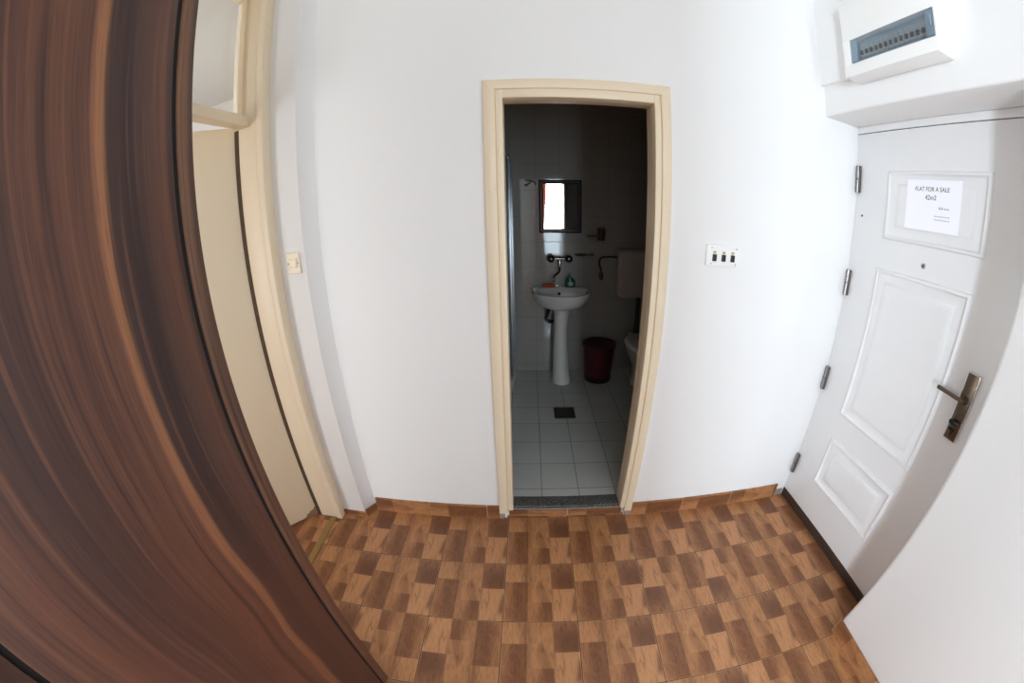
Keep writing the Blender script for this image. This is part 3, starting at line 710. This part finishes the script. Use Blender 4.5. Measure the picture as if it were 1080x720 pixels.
MB().loft([[(0.495+0.028*math.cos(2*PI*i/20), 1.7975, zb0+0.034+0.02*math.sin(2*PI*i/20)) for i in range(20)], [(0.495+0.026*math.cos(2*PI*i/20), 1.7965, zb0+0.034+0.019*math.sin(2*PI*i/20)) for i in range(20)]]).build('bottle_label', plain('pale_green_label', (128, 150, 140), 0.5), bt, True)

# soap dish
sd = thing('soap_dish', 'oval dark metal soap dish on the wall right of the tap', 'soap dish', (0.60, BY, 1.215))
MB().loft([oval(0.585, 1.815, 0.035, 0.025, 1.203), oval(0.585, 1.815, 0.056, 0.040, 1.212), oval(0.585, 1.815, 0.062, 0.045, 1.222), oval(0.585, 1.815, 0.057, 0.041, 1.222), oval(0.585, 1.815, 0.045, 0.03, 1.212)]).build('dish', DARKMETAL, sd, True, 60)
MB().tube([(0.64, 1.82, 1.215), (0.690, 1.83, 1.212), (0.70, BY, 1.212)], 0.006, 10).lathe([(0, 0), (0.018, 0), (0.016, -0.008), (0, -0.009)], (0.70, BY, 1.212), 'Y', 18).build('bracket', DARKMETAL, sd, True)
# tumbler holder
th = thing('tumbler_holder', 'wall holder with a metal ring and dark red cup right of the mirror', 'cup holder', (0.73, BY, 1.40))
ringp = [(0.675+0.040*math.cos(2*PI*i/24), 1.815+0.036*math.sin(2*PI*i/24), 1.385) for i in range(25)]
MB().tube(ringp, 0.005, 8).build('ring', DARKMETAL, th, True)
MB().tube([(0.714, 1.82, 1.385), (0.73, 1.85, 1.39), (0.745, BY, 1.39)], 0.006, 8).build('bracket', DARKMETAL, th, True)
MB().loft([oval(0.770, 1.835, 0.030, 0.030, 1.345, 20), oval(0.770, 1.835, 0.034, 0.033, 1.40, 20), oval(0.770, 1.835, 0.036, 0.034, 1.452, 20), oval(0.770, 1.835, 0.033, 0.031, 1.452, 20), oval(0.770, 1.835, 0.028, 0.028, 1.36, 20)]).build('cup', REDPL, th, True, 60)

# waste bin
wb = thing('waste_bin', 'dark red plastic waste bin on the bathroom floor between basin and toilet', 'bin', (0.765, 1.66, BZ))
bx, by = 0.760, 1.66
MB().lathe([(0.0, BZ), (0.118, BZ), (0.122, BZ+0.008), (0.150, BZ+0.345), (0.145, BZ+0.345), (0.118, BZ+0.02), (0, BZ+0.018)], (bx, by, 0), 'Z', 40).build('bin_body', REDPL, wb, True)
MB().lathe([(0.149, BZ+0.338), (0.157, BZ+0.340), (0.160, BZ+0.352), (0.157, BZ+0.366), (0.142, BZ+0.368), (0.143, BZ+0.352)], (bx, by, 0), 'Z', 40).build('bin_rim', REDPL, wb, True)
MB().lathe([(0.1195, BZ+0.004), (0.1248, BZ+0.006), (0.1290, BZ+0.055), (0.124, BZ+0.056)], (bx, by, 0), 'Z', 40).build('bin_foot_band', BLACKBAG, wb, True)

# toilet
tl = thing('toilet', 'white ceramic toilet half hidden behind the right door jamb', 'toilet', (1.14, 1.55, BZ))
def tr(z, rx, yf, yb, cx=1.155, n=36):
    r = []
    for i in range(n):
        a = 2*PI*i/n; x, y = rx*math.cos(a), math.sin(a)
        r.append((cx+x, (1.52+y*(yb-1.52)) if y > 0 else (1.52+y*(1.52-yf)), z))
    return r
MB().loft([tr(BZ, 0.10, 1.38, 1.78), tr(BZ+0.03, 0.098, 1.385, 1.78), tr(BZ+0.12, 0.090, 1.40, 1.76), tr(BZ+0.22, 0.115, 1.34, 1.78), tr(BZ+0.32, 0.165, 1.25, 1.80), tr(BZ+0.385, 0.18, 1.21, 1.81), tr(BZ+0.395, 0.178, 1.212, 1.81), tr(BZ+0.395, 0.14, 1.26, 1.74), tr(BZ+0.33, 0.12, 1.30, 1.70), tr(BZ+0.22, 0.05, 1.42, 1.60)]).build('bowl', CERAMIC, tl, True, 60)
MB().loft([tr(BZ+0.397, 0.186, 1.205, 1.77), tr(BZ+0.408, 0.188, 1.202, 1.77), tr(BZ+0.418, 0.184, 1.208, 1.765), tr(BZ+0.424, 0.15, 1.25, 1.74)]).build('seat_lid', PLASTIC, tl, True, 60)
for xx in (1.09, 1.22):
    MB().box(xx-0.02, xx+0.02, 1.765, 1.795, BZ+0.392, BZ+0.42, 0.006).build('seat_hinge', PLASTIC, tl, True)
MB().tube(spline([(1.155, 1.845, 0.832), (1.155, 1.845, 0.6), (1.155, 1.835, 0.45), (1.155, 1.80, 0.41)], 6), 0.022, 14).build('flush_pipe', GREYPIPE, tl, True)
cs = thing('toilet_cistern', 'white plastic wall cistern above the toilet', 'cistern', (1.14, BY, 0.83))
b = MB()
def rr(x0, x1, y0, y1, z, rad=0.03, n=5):
    out = []
    for cx, cy, a0 in ((x1-rad, y1-rad, 0), (x0+rad, y1-rad, PI/2), (x0+rad, y0+rad, PI), (x1-rad, y0+rad, 1.5*PI)):
        for i in range(n+1): a = a0+PI/2*i/n; out.append((cx+rad*math.cos(a), cy+rad*math.sin(a), z))
    return out
b.loft([rr(0.955, 1.325, 1.755, BY-0.002, 0.835), rr(0.925, 1.345, 1.735, BY-0.002, 0.86), rr(0.915, 1.348, 1.725, BY-0.002, 1.22)])
b.build('tank', CISTERN, cs, True, 50)
MB().loft([rr(0.907, 1.348, 1.717, BY-0.002, 1.222), rr(0.905, 1.348, 1.715, BY-0.002, 1.245), rr(0.925, 1.345, 1.735, BY-0.002, 1.268)]).build('tank_lid', CISTERN, cs, True, 50)
MB().tube(spline([(0.915, 1.80, 1.198), (0.86, 1.80, 1.203), (0.80, 1.80, 1.200), (0.765, 1.81, 1.185), (0.757, 1.82, 1.14), (0.772, 1.83, 1.085), (0.782, 1.84, 1.045)], 6), 0.009, 12).build('supply_hose', BLACKPL, cs, True)
vv = MB().lathe([(0, 0), (0.024, 0), (0.024, -0.006), (0.013, -0.01), (0.013, -0.04), (0, -0.04)], (0.783, BY, 1.025), 'Y', 18).lathe([(0, 0.985), (0.018, 0.987), (0.019, 1.02), (0.011, 1.03), (0.011, 1.055), (0, 1.055)], (0.783, 1.838, 0), 'Z', 16)
vv.build('stop_valve', BLACKPL, cs, True)

# shower
st_ = thing('shower_enclosure', 'glass shower enclosure with grey aluminium posts on a white tray in the left corner', 'shower', (-0.4, 1.4, BZ))
def tray(o, z):
    pts = [(-0.85, BY), (-0.01-o, BY), (-0.01-o, 1.52)]
    for i in range(13):
        a = i/12*PI/2; pts.append((-0.51+(0.50-o)*math.cos(a), 1.52-(0.50-o)*math.sin(a)))
    pts += [(-0.85, 1.02+o)]
    return [(x, y, z) for x, y in pts]
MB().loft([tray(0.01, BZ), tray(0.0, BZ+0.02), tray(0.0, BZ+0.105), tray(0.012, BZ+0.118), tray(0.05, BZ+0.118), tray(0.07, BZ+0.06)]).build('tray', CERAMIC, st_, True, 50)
ZS = 2.05
for (xa, xb, ya, yb) in ((-0.055, -0.015, 1.835, BY-0.002), (-0.058, -0.018, 1.50, 1.53)):
    MB().box(xa, xb, ya, yb, BZ+0.118, ZS, 0.004).build('post', ALU, st_, True)
MB().box(-0.041, -0.035, 1.53, 1.835, BZ+0.14, ZS-0.02).build('glass_panel', SHGLASS, st_)
arc_o, arc_i = [], []
for i in range(13):
    a = i/12*PI/2; arc_o.append((-0.51+0.476*math.cos(a), 1.50-0.476*math.sin(a))); arc_i.append((-0.51+0.470*math.cos(a), 1.50-0.470*math.sin(a)))
MB().prism(arc_o+arc_i[::-1], BZ+0.14, ZS-0.02).build('glass_door', SHGLASS, st_, True)
MB().tube([(-0.037, 1.86, ZS), (-0.037, 1.50, ZS)]+[(x, y, ZS) for x, y in arc_o]+[(-0.85, 1.024, ZS)], 0.014, 8).build('top_rail', ALU, st_, True)
MB().tube([(-0.037, 1.86, BZ+0.13), (-0.037, 1.50, BZ+0.13)]+[(x, y, BZ+0.13) for x, y in arc_o]+[(-0.85, 1.024, BZ+0.13)], 0.012, 8).build('bottom_rail', ALU, st_, True)

# floor drain
dg_ = thing('floor_drain', 'square dark metal drain grate in the bathroom floor', 'drain', (0.392, 1.042, BZ))
b = MB().box(0.312, 0.472, 0.963, 1.122, BZ+0.0005, BZ+0.003)
b.build('grate_plate', BLACKPL, dg_)
b = MB()
for i in range(9):
    yy = 0.972+i*0.0174; b.box(0.318, 0.466, yy, yy+0.009, BZ+0.002, BZ+0.0052, 0.001)
b.box(0.310, 0.320, 0.961, 1.124, BZ+0.002, BZ+0.006, 0.001).box(0.464, 0.474, 0.961, 1.124, BZ+0.002, BZ+0.006, 0.001).box(0.312, 0.472, 0.961, 0.970, BZ+0.002, BZ+0.006, 0.001).box(0.312, 0.472, 1.115, 1.124, BZ+0.002, BZ+0.006, 0.001)
b.build('grate_bars', DRAINM, dg_, True)

# ------------------------------------------------------------------ windows (daylight) and added fill lamps
w1 = thing('window_1', 'tall white framed window behind the viewer seen in the mirror', 'window', (0.66, YREAR, 0.45), kind='structure')
b = MB().box(0.30, 0.345, YREAR-0.10, YREAR-0.04, 0.45, 2.50, 0.004).box(0.975, 1.02, YREAR-0.10, YREAR-0.04, 0.45, 2.50, 0.004).box(0.345, 0.975, YREAR-0.10, YREAR-0.04, 2.455, 2.50, 0.004).box(0.345, 0.975, YREAR-0.10, YREAR-0.04, 0.45, 0.495, 0.004)
b.build('window_frame', PLASTIC, w1, True)
MB().box(0.34, 0.98, YREAR-0.075, YREAR-0.069, 0.49, 2.46).build('window_pane', GLASS, w1)
cu_ = MB(); rA = []
for zz in [0.04+2.5*i/14 for i in range(15)]:
    t = (zz-0.04)/2.5; wdt = 0.27*(0.72+0.28*abs(t-0.42)*2.0)
    ring = []
    for i in range(41): u = i/40; ring.append((0.33+wdt*u, YREAR+0.07+0.022*math.sin(u*2*PI*5), zz))
    ring += [(x, y+0.004, z) for x, y, z in ring[::-1]]
    rA.append(ring)
cu_.loft(rA)
tag(cu_.build('curtain', CURTAIN, None, True, 60), 'orange curtain hanging beside the window, seen in the bathroom mirror', 'curtain')
w2 = thing('window_2', 'white framed window of the room behind the cream door', 'window', (-4.64, -1.1, 0.7), kind='structure')
b = MB().box(-4.68, -4.62, -1.75, -1.70, 0.7, 2.55, 0.004).box(-4.68, -4.62, -0.50, -0.45, 0.7, 2.55, 0.004).box(-4.68, -4.62, -1.70, -0.50, 2.50, 2.55, 0.004).box(-4.68, -4.62, -1.70, -0.50, 0.70, 0.75, 0.004).box(-4.68, -4.62, -1.12, -1.08, 0.75, 2.50, 0.004)
b.build('window_frame', PLASTIC, w2, True)

w3 = thing('window_3', 'white framed window at the rear left behind the wardrobe', 'window', (-1.435, YREAR, 0.5), kind='structure')
b = MB().box(-1.75, -1.70, YREAR-0.11, YREAR-0.06, 0.5, 2.55, 0.004).box(-1.17, -1.12, YREAR-0.11, YREAR-0.06, 0.5, 2.55, 0.004).box(-1.70, -1.17, YREAR-0.11, YREAR-0.06, 2.5, 2.55, 0.004).box(-1.70, -1.17, YREAR-0.11, YREAR-0.06, 0.5, 0.55, 0.004)
b.build('window_frame', PLASTIC, w3, True)

def area(name, loc, rot, sx, sy, power, col):
    l = bpy.data.lights.new(name, 'AREA'); l.shape = 'RECTANGLE'; l.size = sx; l.size_y = sy; l.energy = power; l.color = col
    o = bpy.data.objects.new(name, l); C.objects.link(o); o.location = loc; o.rotation_euler = rot; return o
L_REAR, L_LEFT, L_HALL, L_RIGHT, L_NEXT = 60, 22, 120, 18, 26
area('window_daylight', (0.66, YREAR-0.115, 1.475), (PI/2, 0, 0), 0.70, 2.03, L_REAR, (0.80, 0.90, 1.0))
o = area('side_window_daylight', (-4.60, -1.1, 1.45), (PI/2, 0, -PI/2), 1.2, 1.4, L_LEFT, (0.93, 0.96, 1.0)); o.data.spread = math.radians(95)
area('next_room_fill', (-2.6, -2.57, 1.1), (PI/2, 0, 0), 1.0, 1.4, L_NEXT, (0.95, 0.97, 1.0))  # extra lamp added at a windowless wall to brighten the chase front
area('right_fill', (1.48, -3.1, 1.5), (PI/2, 0, PI/2), 1.2, 1.9, L_RIGHT, (0.84, 0.92, 1.0))  # fill lamp added before the solid right wall to lift chase and door leaf
area('hall_window_daylight', (-1.44, YREAR-0.03, 1.52), (PI/2, 0, 0), 0.40, 1.9, L_HALL, (0.76, 0.88, 1.0))

w = bpy.data.worlds.new('world'); scene.world = w; w.use_nodes = True
w.node_tree.nodes['Background'].inputs[0].default_value = (0.75, 0.85, 1.0, 1); w.node_tree.nodes['Background'].inputs[1].default_value = 0.6

vs = scene.view_settings
vs.view_transform = 'Standard'; vs.look = 'None'; vs.gamma = 1.0; vs.use_curve_mapping = False
vs.exposure = 0.53
scene.cycles.use_denoising = True
scene.cycles.max_bounces = 12; scene.cycles.diffuse_bounces = 8; scene.cycles.glossy_bounces = 6; scene.cycles.transparent_max_bounces = 16
scene.cycles.sample_clamp_indirect = 6.0
scene.cycles.caustics_reflective = False; scene.cycles.caustics_refractive = False
